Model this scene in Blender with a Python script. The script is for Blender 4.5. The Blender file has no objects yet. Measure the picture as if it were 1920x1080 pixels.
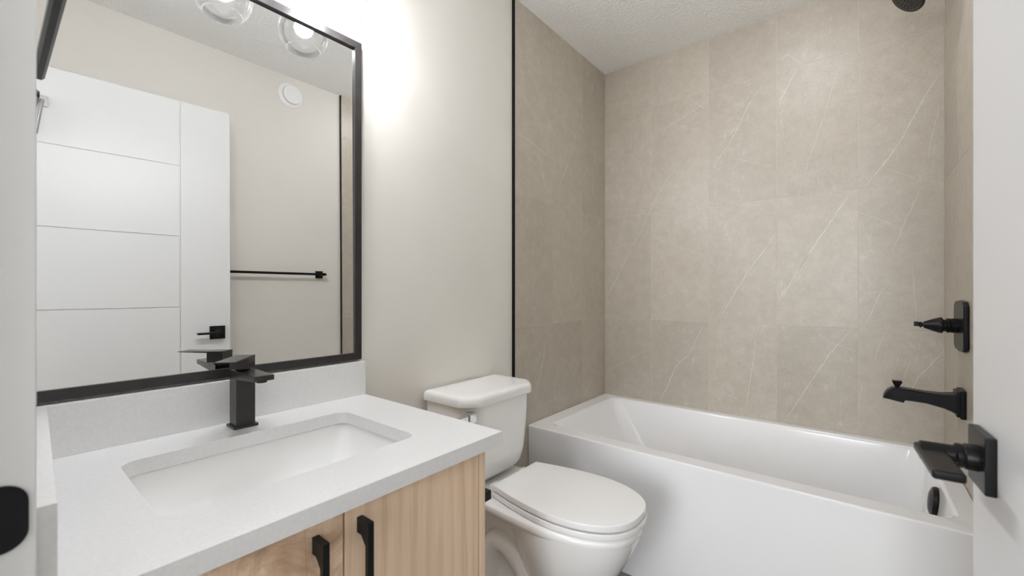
import bpy, bmesh, math, random
from mathutils import Vector, Matrix

PI = math.pi
S = bpy.context.scene
C = S.collection
random.seed(7)

# ------------------------------------------------------------------ camera
cam_d = bpy.data.cameras.new('camera')
cam = bpy.data.objects.new('camera', cam_d)
C.objects.link(cam)
cam.location = (1.2051, 0.0, 1.10)
cam.rotation_euler = (PI / 2, 0, math.radians(39.3996))
cam_d.sensor_width = 36.0
cam_d.lens = 801.36 / 1920 * 36.0
cam_d.shift_x = (960 - 947.83) / 1920
cam_d.shift_y = (545.56 - 540) / 1920
cam_d.clip_start = 0.01
cam_d.dof.use_dof = True
cam_d.dof.focus_distance = 1.7
cam_d.dof.aperture_fstop = 5.0
S.camera = cam

# ------------------------------------------------------------------ world, exposure
SKY_FILL = 13.5            # sky strength, fill light through the added hall window
world = bpy.data.worlds.new('world')
S.world = world
world.use_nodes = True
world.node_tree.nodes['Background'].inputs[0].default_value = (0.925, 0.955, 1.0, 1)
world.node_tree.nodes['Background'].inputs[1].default_value = SKY_FILL
S.view_settings.view_transform = 'Standard'
S.view_settings.look = 'None'
S.view_settings.exposure = 0.30
S.view_settings.gamma = 1.0
S.view_settings.use_curve_mapping = False
BULB = 235.0          # radiance of the vanity bulbs
FILL_LAMP = 11.0           # radiance of the added ceiling fill lamp
S.cycles.max_bounces = 10
S.cycles.diffuse_bounces = 6
S.cycles.transparent_max_bounces = 12
S.cycles.caustics_reflective = False
S.cycles.caustics_refractive = False
S.cycles.sample_clamp_indirect = 6.0
S.cycles.use_denoising = True


# ------------------------------------------------------------------ materials
def srgb(r, g, b):
    f = lambda c: (c / 255 / 12.92) if c / 255 <= 0.04045 else ((c / 255 + 0.055) / 1.055) ** 2.4
    return (f(r), f(g), f(b), 1)


class NT:
    def __init__(self, name):
        self.m = bpy.data.materials.new(name)
        self.m.use_nodes = True
        self.t = self.m.node_tree
        self.b = self.t.nodes['Principled BSDF']

    def n(self, typ, **kw):
        nd = self.t.nodes.new(typ)
        for k, v in kw.items():
            if k.startswith('i_'):
                key = k[2:]
                key = int(key) if key.isdigit() else key
                nd.inputs[key].default_value = v
            else:
                setattr(nd, k, v)
        return nd

    def l(self, a, b):
        self.t.links.new(a, b)

    def ramp(self, fac, stops, interp='LINEAR'):
        r = self.t.nodes.new('ShaderNodeValToRGB')
        r.color_ramp.interpolation = interp
        el = r.color_ramp.elements
        el[0].position, el[0].color = stops[0]
        el[1].position, el[1].color = stops[-1]
        for p, c in stops[1:-1]:
            e = el.new(p)
            e.color = c
        self.l(fac, r.inputs[0])
        return r.outputs[0]

    def mix(self, fac, a, b, mode='MIX'):
        x = self.t.nodes.new('ShaderNodeMix')
        x.data_type = 'RGBA'
        x.blend_type = mode
        for s, v in ((x.inputs[0], fac), (x.inputs[6], a), (x.inputs[7], b)):
            if hasattr(v, 'is_output'):
                self.l(v, s)
            else:
                s.default_value = v
        return x.outputs[2]

    def bump(self, height, strength, dist):
        b = self.t.nodes.new('ShaderNodeBump')
        b.inputs['Strength'].default_value = strength
        b.inputs['Distance'].default_value = dist
        self.l(height, b.inputs['Height'])
        self.l(b.outputs[0], self.b.inputs['Normal'])

    def coord(self):
        return self.n('ShaderNodeTexCoord').outputs['Object']


def simple(name, col, rough=0.5, metal=0.0, spec=0.5, coat=0.0):
    k = NT(name)
    k.b.inputs['Base Color'].default_value = col
    k.b.inputs['Roughness'].default_value = rough
    k.b.inputs['Metallic'].default_value = metal
    k.b.inputs['Specular IOR Level'].default_value = spec
    k.b.inputs['Coat Weight'].default_value = coat
    k.b.inputs['Coat Roughness'].default_value = 0.05
    return k


def mottled(name, c1, c2, scale, rough, bump=None, spec=0.5):
    k = NT(name)
    co = k.coord()
    nz = k.n('ShaderNodeTexNoise', i_Scale=scale, i_Detail=4.0)
    k.l(co, nz.inputs['Vector'])
    k.l(k.ramp(nz.outputs[0], [(0.35, c1), (0.65, c2)]), k.b.inputs['Base Color'])
    k.b.inputs['Roughness'].default_value = rough
    k.b.inputs['Specular IOR Level'].default_value = spec
    if bump:
        n2 = k.n('ShaderNodeTexNoise', i_Scale=bump[0], i_Detail=3.0)
        k.l(co, n2.inputs['Vector'])
        k.bump(n2.outputs[0], bump[1], bump[2])
    return k.m


M = {}
M['drywall'] = mottled('drywall_paint', srgb(228, 225, 218), srgb(231, 228, 221), 3, 0.75, (180, 0.08, 0.001), 0.3)
M['hall_paint'] = mottled('hall_paint', srgb(198, 196, 192), srgb(202, 200, 196), 3, 0.7, None, 0.3)
M['white_paint'] = mottled('white_trim_paint', srgb(224, 224, 224), srgb(227, 227, 226), 2, 0.34, (60, 0.02, 0.001), 0.4)
M['quartz'] = mottled('white_quartz', srgb(226, 226, 226), srgb(231, 231, 230), 160, 0.28)
M['porcelain'] = mottled('white_porcelain', srgb(245, 245, 244), srgb(247, 247, 246), 2, 0.10)
M['acrylic'] = mottled('white_acrylic', srgb(246, 246, 247), srgb(248, 248, 248), 2, 0.13)
M['plastic'] = mottled('white_plastic', srgb(245, 245, 244), srgb(247, 247, 246), 2, 0.22)
M['black_metal'] = mottled('matte_black_metal', (0.005, 0.005, 0.0055, 1), (0.008, 0.008, 0.0085, 1), 40, 0.34, None, 0.22)
M['bronze_black'] = mottled('satin_black_metal', (0.016, 0.015, 0.015, 1), (0.022, 0.021, 0.020, 1), 30, 0.27)
M['frame_black'] = mottled('black_frame_metal', (0.018, 0.016, 0.016, 1), (0.026, 0.023, 0.022, 1), 30, 0.30)
M['dark_gap'] = simple('dark_gap', (0.01, 0.009, 0.008, 1), 0.8).m
M['rubber'] = simple('black_rubber', (0.012, 0.012, 0.012, 1), 0.6).m
M['chrome'] = simple('polished_chrome', (0.75, 0.75, 0.76, 1), 0.08, 1.0).m
M['steel'] = simple('satin_steel', (0.42, 0.42, 0.42, 1), 0.3, 1.0).m
M['mirror'] = simple('mirror_silver', (0.90, 0.905, 0.90, 1), 0.0, 1.0).m

# ceiling: knock-down texture
k = NT('ceiling_texture')
co = k.coord()
k.b.inputs['Base Color'].default_value = srgb(248, 248, 246)
k.b.inputs['Roughness'].default_value = 0.85
k.b.inputs['Specular IOR Level'].default_value = 0.2
n1 = k.n('ShaderNodeTexNoise', i_Scale=70.0, i_Detail=3.0, i_Roughness=0.6)
k.l(co, n1.inputs['Vector'])
k.bump(k.ramp(n1.outputs[0], [(0.42, (0, 0, 0, 1)), (0.60, (1, 1, 1, 1))]), 0.55, 0.004)
M['ceiling'] = k.m

# glass globes: thin clear shell
k = NT('clear_globe_glass')
for nd in list(k.t.nodes):
    if nd.type != 'OUTPUT_MATERIAL':
        k.t.nodes.remove(nd)
tr = k.n('ShaderNodeBsdfTransparent')
tr.inputs[0].default_value = (0.97, 0.97, 0.97, 1)
gl = k.n('ShaderNodeBsdfGlossy')
gl.inputs['Roughness'].default_value = 0.02
lw = k.n('ShaderNodeLayerWeight', i_Blend=0.22)
mx = k.n('ShaderNodeMixShader')
df = k.n('ShaderNodeBsdfTranslucent')
df.inputs[0].default_value = (0.9, 0.9, 0.9, 1)
m2 = k.n('ShaderNodeMixShader')
m2.inputs[0].default_value = 0.05
k.l(gl.outputs[0], m2.inputs[1])
k.l(df.outputs[0], m2.inputs[2])
mt = k.n('ShaderNodeMath', operation='MULTIPLY')
mt.inputs[1].default_value = 0.75
k.l(lw.outputs['Fresnel'], mt.inputs[0])
k.l(mt.outputs[0], mx.inputs[0])
k.l(tr.outputs[0], mx.inputs[1])
k.l(m2.outputs[0], mx.inputs[2])
k.l(mx.outputs[0], k.t.nodes['Material Output'].inputs[0])
M['globe'] = k.m


def emitter(name, col, s):
    k = NT(name)
    k.b.inputs['Base Color'].default_value = (0.8, 0.8, 0.8, 1)
    k.b.inputs['Emission Color'].default_value = col
    k.b.inputs['Emission Strength'].default_value = s
    return k.m


# stone-look tile
def tile_material():
    k = NT('beige_stone_tile')
    co = k.coord()
    at = k.n('ShaderNodeAttribute', attribute_name='tile_rand')
    at.attribute_type = 'GEOMETRY'
    off = k.n('ShaderNodeVectorMath', operation='MULTIPLY_ADD')
    k.l(at.outputs['Vector'], off.inputs[0])
    off.inputs[1].default_value = (9.0, 7.0, 11.0)
    k.l(co, off.inputs[2])
    v = off.outputs[0]
    big = k.n('ShaderNodeTexNoise', i_Scale=4.0, i_Detail=5.0, i_Roughness=0.6, i_Distortion=0.5)
    mid = k.n('ShaderNodeTexNoise', i_Scale=22.0, i_Detail=5.0, i_Roughness=0.7)
    fine = k.n('ShaderNodeTexNoise', i_Scale=190.0, i_Detail=3.0, i_Roughness=0.7)
    for nd in (big, mid, fine):
        k.l(v, nd.inputs['Vector'])
    a = k.ramp(big.outputs[0], [(0.28, srgb(177, 169, 154)), (0.5, srgb(189, 180, 167)), (0.74, srgb(198, 191, 179))])
    b = k.mix(0.46, a, k.ramp(mid.outputs[0], [(0.3, srgb(169, 161, 146)), (0.7, srgb(206, 200, 187))]))
    c = k.mix(0.30, b, k.ramp(fine.outputs[0], [(0.3, srgb(162, 152, 136)), (0.7, srgb(210, 203, 192))]))
    # tone per tile
    sep = k.n('ShaderNodeSeparateXYZ')
    k.l(at.outputs['Vector'], sep.inputs[0])
    tone = k.ramp(sep.outputs[0], [(0.0, (0.93, 0.93, 0.93, 1)), (1.0, (1.05, 1.05, 1.05, 1))])
    c = k.mix(1.0, c, tone, 'MULTIPLY')
    # faint secondary veining
    mp = k.n('ShaderNodeMapping')
    mp.inputs['Rotation'].default_value = (0.0, math.radians(28), math.radians(0))
    mp.inputs['Scale'].default_value = (5.0, 5.0, 1.1)
    k.l(v, mp.inputs[0])
    vn = k.n('ShaderNodeTexNoise', i_Scale=1.3, i_Detail=4.0, i_Roughness=0.55, i_Distortion=0.7)
    k.l(mp.outputs[0], vn.inputs['Vector'])
    line = k.ramp(vn.outputs[0], [(0.488, (0, 0, 0, 1)), (0.5, (1, 1, 1, 1)), (0.512, (0, 0, 0, 1))])
    brk = k.ramp(mid.outputs[0], [(0.45, (0, 0, 0, 1)), (0.7, (0.55, 0.55, 0.55, 1))])
    c = k.mix(k.mix(1.0, line, brk, 'MULTIPLY'), c, srgb(211, 206, 195))
    k.l(c, k.b.inputs['Base Color'])
    k.b.inputs['Roughness'].default_value = 0.36
    k.b.inputs['Specular IOR Level'].default_value = 0.45
    k.bump(fine.outputs[0], 0.05, 0.001)
    return k.m


M['tile'] = tile_material()
M['vein'] = mottled('pale_tile_vein', srgb(206, 200, 187), srgb(218, 214, 204), 60, 0.4)
M['vein_soft'] = mottled('soft_tile_vein', srgb(195, 188, 176), srgb(203, 197, 184), 60, 0.4)
M['grout'] = mottled('pale_beige_grout', srgb(203, 194, 182), srgb(213, 204, 192), 60, 0.7)

k = NT('grey_vinyl_floor')
co = k.coord()
nz = k.n('ShaderNodeTexNoise', i_Scale=6.0, i_Detail=6.0, i_Roughness=0.65)
k.l(co, nz.inputs['Vector'])
k.l(k.ramp(nz.outputs[0], [(0.3, srgb(122, 121, 119)), (0.7, srgb(146, 144, 141))]), k.b.inputs['Base Color'])
k.b.inputs['Roughness'].default_value = 0.45
M['floor'] = k.m


def wood(name, burl):
    k = NT(name)
    co = k.coord()
    mp = k.n('ShaderNodeMapping')
    mp.inputs['Scale'].default_value = (1.0, 1.0, 0.10)
    k.l(co, mp.inputs[0])
    dn = k.n('ShaderNodeTexNoise', i_Scale=7.0 if not burl else 9.0, i_Detail=2.0)
    k.l(mp.outputs[0] if not burl else co, dn.inputs['Vector'])
    mad = k.n('ShaderNodeVectorMath', operation='MULTIPLY_ADD')
    k.l(dn.outputs['Color'], mad.inputs[0])
    mad.inputs[1].default_value = (0.10, 0.10, 0.03) if not burl else (0.16, 0.22, 0.05)
    k.l(mp.outputs[0], mad.inputs[2])
    grain = k.n('ShaderNodeTexNoise', i_Scale=24.0, i_Detail=5.0, i_Roughness=0.6)
    k.l(mad.outputs[0], grain.inputs['Vector'])
    fm = k.n('ShaderNodeMapping')
    fm.inputs['Scale'].default_value = (1.0, 1.0, 0.025)
    k.l(co, fm.inputs[0])
    fine = k.n('ShaderNodeTexNoise', i_Scale=260.0, i_Detail=2.0)
    k.l(fm.outputs[0], fine.inputs['Vector'])
    wv = k.n('ShaderNodeTexWave', wave_type='RINGS', rings_direction='X', wave_profile='SIN')
    wv.inputs['Scale'].default_value = 3.6 if not burl else 3.0
    wv.inputs['Distortion'].default_value = 2.2 if not burl else 7.0
    wv.inputs['Detail'].default_value = 3.0
    wv.inputs['Detail Scale'].default_value = 1.5
    wm = k.n('ShaderNodeMapping')
    wm.vector_type = 'POINT'
    wm.inputs['Location'].default_value = (0.0, -0.195 * 2.6, -0.60 * 0.28) if not burl else (0.0, 0.10, -0.50)
    wm.inputs['Scale'].default_value = (0.2, 2.6, 0.28) if not burl else (0.3, 1.5, 0.75)
    k.l(co, wm.inputs[0])
    k.l(wm.outputs[0], wv.inputs['Vector'])
    a = k.ramp(grain.outputs[0], [(0.25, srgb(226, 194, 162)), (0.5, srgb(242, 214, 183)), (0.75, srgb(248, 225, 198))])
    b = k.mix(0.34, a, k.ramp(wv.outputs[0], [(0.0, srgb(212, 176, 144)), (0.45, srgb(243, 214, 184)), (1.0, srgb(249, 226, 200))]))
    c = k.mix(0.22, b, k.ramp(fine.outputs[0], [(0.3, srgb(202, 167, 134)), (0.7, srgb(243, 218, 190))]))
    if burl:
        bn = k.n('ShaderNodeTexNoise', i_Scale=5.5, i_Detail=6.0, i_Roughness=0.68, i_Distortion=1.6)
        k.l(co, bn.inputs['Vector'])
        c = k.mix(k.ramp(bn.outputs[0], [(0.44, (0, 0, 0, 1)), (0.54, (0.5, 0.5, 0.5, 1)), (0.64, (0.95, 0.95, 0.95, 1))]), c, srgb(172, 134, 104))
    # faint board joint in the laminate print
    sp_ = k.n('ShaderNodeSeparateXYZ')
    k.l(co, sp_.inputs[0])
    ma = k.n('ShaderNodeMath', operation='MULTIPLY_ADD')
    ma.inputs[1].default_value = 0.045
    k.l(sp_.outputs[2], ma.inputs[0])
    k.l(sp_.outputs[1], ma.inputs[2])
    cmpn = k.n('ShaderNodeMath', operation='COMPARE')
    cmpn.inputs[1].default_value = 0.2955 if not burl else -0.045
    cmpn.inputs[2].default_value = 0.0006
    k.l(ma.outputs[0], cmpn.inputs[0])
    sc_ = k.n('ShaderNodeMath', operation='MULTIPLY')
    sc_.inputs[1].default_value = 0.45
    k.l(cmpn.outputs[0], sc_.inputs[0])
    c = k.mix(sc_.outputs[0], c, srgb(158, 123, 96))
    k.l(c, k.b.inputs['Base Color'])
    k.b.inputs['Roughness'].default_value = 0.5
    k.b.inputs['Specular IOR Level'].default_value = 0.35
    k.bump(fine.outputs[0], 0.05, 0.001)
    return k.m


M['wood'] = wood('light_wood_laminate', False)
M['wood_burl'] = wood('light_wood_laminate_swirled', True)


# ------------------------------------------------------------------ mesh helpers
def new():
    return bmesh.new()


def box(bm, lo, hi, bev=0.0, seg=2, mat=0):
    t = bmesh.new()
    r = bmesh.ops.create_cube(t, size=1.0)
    for v in t.verts:
        v.co = Vector([lo[i] + (v.co[i] + 0.5) * (hi[i] - lo[i]) for i in range(3)])
    if bev:
        bmesh.ops.bevel(t, geom=t.edges[:], offset=bev, segments=seg, affect='EDGES', profile=0.5)
    merge(bm, t, mat)


def merge(bm, t, mat=0, mtx=None):
    mp = {}
    for v in t.verts:
        mp[v] = bm.verts.new(mtx @ v.co if mtx else v.co)
    for f in t.faces:
        try:
            nf = bm.faces.new([mp[v] for v in f.verts])
            nf.material_index = mat if mat else f.material_index
        except ValueError:
            pass
    t.free()


def loft(bm, rings, cap0=True, cap1=True, closed=True):
    R = [[bm.verts.new(p) for p in r] for r in rings]
    n = len(R[0])
    for a, b in zip(R, R[1:]):
        for i in range(n if closed else n - 1):
            j = (i + 1) % n
            bm.faces.new((a[i], a[j], b[j], b[i]))
    if cap0:
        bm.faces.new(R[0][::-1])
    if cap1:
        bm.faces.new(R[-1])
    bmesh.ops.recalc_face_normals(bm, faces=bm.faces[:])
    return R


def frame_axes(d):
    d = Vector(d).normalized()
    u = Vector((0, 0, 1)) if abs(d.z) < 0.9 else Vector((1, 0, 0))
    a = d.cross(u).normalized()
    return d, a, a.cross(d).normalized()


def lathe(bm, prof, origin, axis, n=32, cap0=True, cap1=True):
    """prof: list of (distance along axis, radius)"""
    d, a, b = frame_axes(axis)
    o = Vector(origin)
    rings = []
    for h, r in prof:
        r = max(r, 1e-5)
        rings.append([o + d * h + (a * math.cos(2 * PI * i / n) + b * math.sin(2 * PI * i / n)) * r for i in range(n)])
    t = bmesh.new()
    loft(t, rings, cap0, cap1)
    merge(bm, t)


def tube(bm, pts, rad, n=16):
    pts = [Vector(p) for p in pts]
    rings = []
    ref = None
    for i, p in enumerate(pts):
        d = (pts[min(i + 1, len(pts) - 1)] - pts[max(i - 1, 0)]).normalized()
        if ref is None:
            _, a, b = frame_axes(d)
        else:
            a = (ref - d * ref.dot(d)).normalized()
            b = a.cross(d)
        ref = a
        r = rad[i] if isinstance(rad, (list, tuple)) else rad
        rings.append([p + (a * math.cos(2 * PI * k / n) + b * math.sin(2 * PI * k / n)) * r for k in range(n)])
    t = bmesh.new()
    loft(t, rings)
    merge(bm, t)


def prism(bm, poly, lo, hi, axis='Z', bev=0.0, seg=2):
    """extrude a 2-D polygon along an axis; poly coordinates are the other two axes in order"""
    def P(q, h):
        if axis == 'Z':
            return (q[0], q[1], h)
        if axis == 'Y':
            return (q[0], h, q[1])
        return (h, q[0], q[1])
    t = bmesh.new()
    loft(t, [[P(q, lo) for q in poly], [P(q, hi) for q in poly]])
    if bev:
        bmesh.ops.bevel(t, geom=[e for e in t.edges if e.calc_face_angle(0) > 0.35], offset=bev, segments=seg, affect='EDGES', profile=0.5)
    merge(bm, t)


def rrect(x0, y0, x1, y1, r, n=6):
    rs = r if isinstance(r, (list, tuple)) else (r, r, r, r)
    out = []
    for (cx, cy, a0), q in zip(((x0, y0, 180), (x1, y0, 270), (x1, y1, 0), (x0, y1, 90)), rs):
        ccx = cx + q * (1 if cx == x0 else -1)
        ccy = cy + q * (1 if cy == y0 else -1)
        for i in range(n + 1):
            a = math.radians(a0 + 90 * i / n)
            out.append((ccx + q * math.cos(a), ccy + q * math.sin(a)))
    return out


def world_loc(o):
    v = Vector(o.location)
    while o.parent:
        o = o.parent
        v += Vector(o.location)
    return v


def obj(name, bm, mat, parent=None, smooth=40, loc=None):
    if parent is not None:
        off = world_loc(parent)
    else:
        off = Vector(loc) if loc else Vector((0, 0, 0))
    for v in bm.verts:
        v.co -= off
    me = bpy.data.meshes.new(name)
    bm.to_mesh(me)
    bm.free()
    for m in (mat if isinstance(mat, (list, tuple)) else [mat]):
        me.materials.append(m)
    if smooth:
        for p in me.polygons:
            p.use_smooth = True
        me.set_sharp_from_angle(angle=math.radians(smooth))
    o = bpy.data.objects.new(name, me)
    C.objects.link(o)
    if 0 < smooth <= 40:
        wn = o.modifiers.new('weighted_normal', 'WEIGHTED_NORMAL')
        wn.keep_sharp = True
        wn.weight = 90
    if parent is not None:
        o.parent = parent
    else:
        o.location = off
    return o


def thing(name, label, cat, loc, group=None):
    o = bpy.data.objects.new(name, None)
    C.objects.link(o)
    o.empty_display_size = 0.05
    o.location = loc
    o['label'] = label
    o['category'] = cat
    if group:
        o['group'] = group
    return o


def struct(name, bm, mat, label=None, parent=None, smooth=0):
    o = obj(name, bm, mat, parent, smooth)
    o['kind'] = 'structure'
    if label:
        o['label'] = label
    return o


def bx(lo, hi, bev=0.0, seg=2):
    b = new()
    box(b, lo, hi, bev, seg)
    return b


# ------------------------------------------------------------------ room dimensions
W = 1.4779           # finished tile face of the right wall (left one is x = 0)
DL = -0.014          # left drywall
DR = W + 0.015       # right drywall
D = 2.4346           # finished tile face of the back wall
ZC = 2.44            # ceiling
YT = 1.534           # tile edge on the side walls
YTUB = 1.633         # tub apron
ZTUB = 0.4665
H0 = -2.7            # end of the hall behind the doorway
WB = -0.085          # hall face of the front wall
FZ = -0.04           # floor
TW, TH = 0.3065, 0.6125
Z1 = 1.5474


def wy(x):           # bathroom face of the front wall (slightly out of square)
    return 0.0315 + (0.6 - x) * 0.0105


# ------------------------------------------------------------------ room shell
struct('floor', bx((-0.2, H0 - 0.1, FZ - 0.08), (1.75, D + 0.12, FZ)), M['floor'])
struct('ceiling', bx((-0.2, H0 - 0.1, ZC), (1.75, D + 0.12, ZC + 0.08)), M['ceiling'])
w_left = struct('wall_left', bx((-0.13, 0.0, FZ), (DL, D + 0.1, ZC)), M['drywall'])
w_right = struct('wall_right', bx((DR, WB, FZ), (1.62, D + 0.1, ZC)), M['drywall'])
w_back = struct('wall_back', bx((DL, D + 0.012, FZ), (DR, D + 0.1, ZC)), M['drywall'])

b = new()
JL, JR, ZH = 0.60, 1.386, 2.052
prism(b, [(DL, WB), (JL - 0.018, WB), (JL - 0.018, wy(JL)), (DL, wy(DL))], FZ, ZC)
prism(b, [(JR + 0.018, WB), (DR, WB), (DR, 0.03), (JR + 0.018, 0.03)], FZ, ZC)
prism(b, [(JL - 0.018, WB), (JR + 0.018, WB), (JR + 0.018, 0.0305), (JL - 0.018, 0.0315)], ZH + 0.018, ZC)
struct('wall_front', b, M['drywall'])

# hall behind the doorway, with an unseen window added for fill light
WX0, WX1, WZ0, WZ1 = 0.50, 1.64, 0.55, 2.25
b = new()
box(b, (-0.2, H0 - 0.1, FZ), (WX0, H0, ZC))
box(b, (WX1, H0 - 0.1, FZ), (1.75, H0, ZC))
box(b, (WX0, H0 - 0.1, FZ), (WX1, H0, WZ0))
box(b, (WX0, H0 - 0.1, WZ1), (WX1, H0, ZC))
box(b, (-0.2, H0, FZ), (-0.13, WB, ZC))
box(b, (1.68, H0, FZ), (1.75, WB, ZC))
struct('wall_hall', b, M['hall_paint'])
fill_win = bpy.data.objects.new('fill_window_1', None)
C.objects.link(fill_win)
fill_win.location = ((WX0 + WX1) / 2, H0 - 0.05, WZ0)
fill_win['kind'] = 'structure'
b = new()
box(b, (WX0, H0 - 0.08, WZ0), (WX0 + 0.045, H0 - 0.02, WZ1), 0.002)
box(b, (WX1 - 0.045, H0 - 0.08, WZ0), (WX1, H0 - 0.02, WZ1), 0.002)
box(b, (WX0 + 0.045, H0 - 0.08, WZ0), (WX1 - 0.045, H0 - 0.02, WZ0 + 0.045), 0.002)
box(b, (WX0 + 0.045, H0 - 0.08, WZ1 - 0.045), (WX1 - 0.045, H0 - 0.02, WZ1), 0.002)
struct('fill_window_frame', b, M['white_paint'], parent=fill_win, smooth=40)
struct('fill_window_pane', bx((WX0 + 0.045, H0 - 0.053, WZ0 + 0.045), (WX1 - 0.045, H0 - 0.049, WZ1 - 0.045)), M['globe'], parent=fill_win)
pl = bpy.data.lights.new('fill_window_portal', 'AREA')
pl.shape = 'RECTANGLE'
pl.size, pl.size_y = WX1 - WX0, WZ1 - WZ0
pl.cycles.is_portal = True
po = bpy.data.objects.new('fill_window_portal', pl)
C.objects.link(po)
po.location = ((WX0 + WX1) / 2, H0 - 0.11, (WZ0 + WZ1) / 2)
po.rotation_euler = (PI / 2, 0, 0)

# door jamb (frame in the wall opening)
b = new()
box(b, (JL - 0.018, WB, FZ), (JL, 0.0312, ZH + 0.018), 0.002)
box(b, (JR, WB, FZ), (JR + 0.018, 0.0305, ZH + 0.018), 0.002)
box(b, (JL, WB, ZH), (JR, 0.0305, ZH + 0.018), 0.002)
box(b, (JL, -0.043, FZ), (JL + 0.011, -0.008, ZH), 0.003)          # stops
box(b, (JR - 0.011, -0.043, FZ), (JR, -0.008, ZH), 0.003)
box(b, (JL + 0.011, -0.043, ZH - 0.011), (JR - 0.011, -0.008, ZH), 0.003)
jamb = struct('trim_1', b, M['white_paint'], 'white painted door jamb at the edge of the doorway', smooth=40)
# strike plate with a curved lip
b = new()
poly = rrect(-0.030, 0.859, 0.0262, 0.921, (0.004, 0.018, 0.018, 0.004), 8)
prism(b, poly, JL - 0.0005, JL + 0.0022, 'X')
box(b, (JL + 0.0018, -0.012, 0.876), (JL + 0.0028, 0.008, 0.904), 0.0004)
sp = obj('strike_plate', b, M['black_metal'], jamb)
sp['label'] = 'black strike plate on the jamb'

# baseboards
b = new()
box(b, (DL, 0.745, FZ), (DL + 0.012, YT - 0.004, 0.10), 0.003)
o = struct('baseboard_left', b, M['white_paint'], smooth=40)
b = new()
box(b, (DR - 0.012, 0.04, FZ), (DR, YT - 0.004, 0.10), 0.003)
struct('baseboard_right', b, M['white_paint'], smooth=40)


# ------------------------------------------------------------------ tiled tub surround
def ribbon(bm, pts, width, plane, mat, jitter=0.003):
    """pts in wall coordinates (s, z); plane maps (s, z, out) to 3-D"""
    P = []
    for (a, b_) in zip(pts, pts[1:]):
        L = math.hypot(b_[0] - a[0], b_[1] - a[1])
        n = max(2, int(L / 0.012))
        for i in range(n):
            f = i / n
            P.append([a[0] + (b_[0] - a[0]) * f, a[1] + (b_[1] - a[1]) * f])
    P.append(list(pts[-1]))
    ox = oz = 0.0
    for q in P:
        ox = ox * 0.8 + random.uniform(-1, 1) * jitter * 0.5
        oz = oz * 0.8 + random.uniform(-1, 1) * jitter * 0.5
        q[0] += ox
        q[1] += oz
    prev = None
    N = len(P)
    for i, q in enumerate(P):
        a, c = P[max(i - 1, 0)], P[min(i + 1, N - 1)]
        dx, dz = c[0] - a[0], c[1] - a[1]
        l = math.hypot(dx, dz) or 1
        tp = min(1.0, 0.25 + 4 * min(i, N - 1 - i) / N)
        w = width * 0.5 * tp * random.uniform(0.55, 1.25)
        cur = [bm.verts.new(plane(q[0] - dz / l * w, q[1] + dx / l * w, 0.00025)),
               bm.verts.new(plane(q[0] + dz / l * w, q[1] - dx / l * w, 0.00025))]
        if prev:
            f = bm.faces.new((prev[0], prev[1], cur[1], cur[0]))
            f.material_index = mat
        prev = cur


def tiled(name, parent, s_joints, z_joints, plane, thick, veins):
    """one cladding mesh: grout bed, individual tiles, veins"""
    bm = new()
    lay = bm.faces.layers.float_vector.new('tile_rand')
    g = 0.0008
    rng = random.Random(name)

    def quad(s0, s1, z0, z1, out, mat):
        f = bm.faces.new([bm.verts.new(plane(s, z, out)) for s, z in ((s0, z0), (s1, z0), (s1, z1), (s0, z1))])
        f.material_index = mat
        return f
    s0, s1, z0, z1 = s_joints[0], s_joints[-1], z_joints[0], z_joints[-1]
    # grout bed with sides
    lo = [bm.verts.new(plane(s, z, -thick)) for s, z in ((s0, z0), (s1, z0), (s1, z1), (s0, z1))]
    hi = [bm.verts.new(plane(s, z, -0.0007)) for s, z in ((s0, z0), (s1, z0), (s1, z1), (s0, z1))]
    for i in range(4):
        j = (i + 1) % 4
        bm.faces.new((lo[i], lo[j], hi[j], hi[i])).material_index = 1
    bm.faces.new(hi).material_index = 1
    bm.faces.new(lo[::-1]).material_index = 1
    for a, b_ in zip(s_joints, s_joints[1:]):
        for c, d in zip(z_joints, z_joints[1:]):
            rnd = Vector((rng.random(), rng.random(), rng.random()))
            e = 0.0005
            A = [(a + g, c + g), (b_ - g, c + g), (b_ - g, d - g), (a + g, d - g)]
            B = [(a + g + e, c + g + e), (b_ - g - e, c + g + e), (b_ - g - e, d - g - e), (a + g + e, d - g - e)]
            va = [bm.verts.new(plane(s, z, -0.0007)) for s, z in A]
            vb = [bm.verts.new(plane(s, z, 0.0)) for s, z in B]
            fs = [bm.faces.new(vb)] + [bm.faces.new((va[i], va[(i + 1) % 4], vb[(i + 1) % 4], vb[i])) for i in range(4)]
            for f in fs:
                f[lay] = rnd
    for w, pts in veins:
        ribbon(bm, pts, (0.0012 + 0.0012 * w) if w >= 1 else 0.0035, plane, 2 if w >= 0.9 else 3)
    bmesh.ops.recalc_face_normals(bm, faces=bm.faces[:])
    o = obj(name, bm, [M['tile'], M['grout'], M['vein'], M['vein_soft']], parent, 0)
    o['kind'] = 'structure'
    return o


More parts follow.
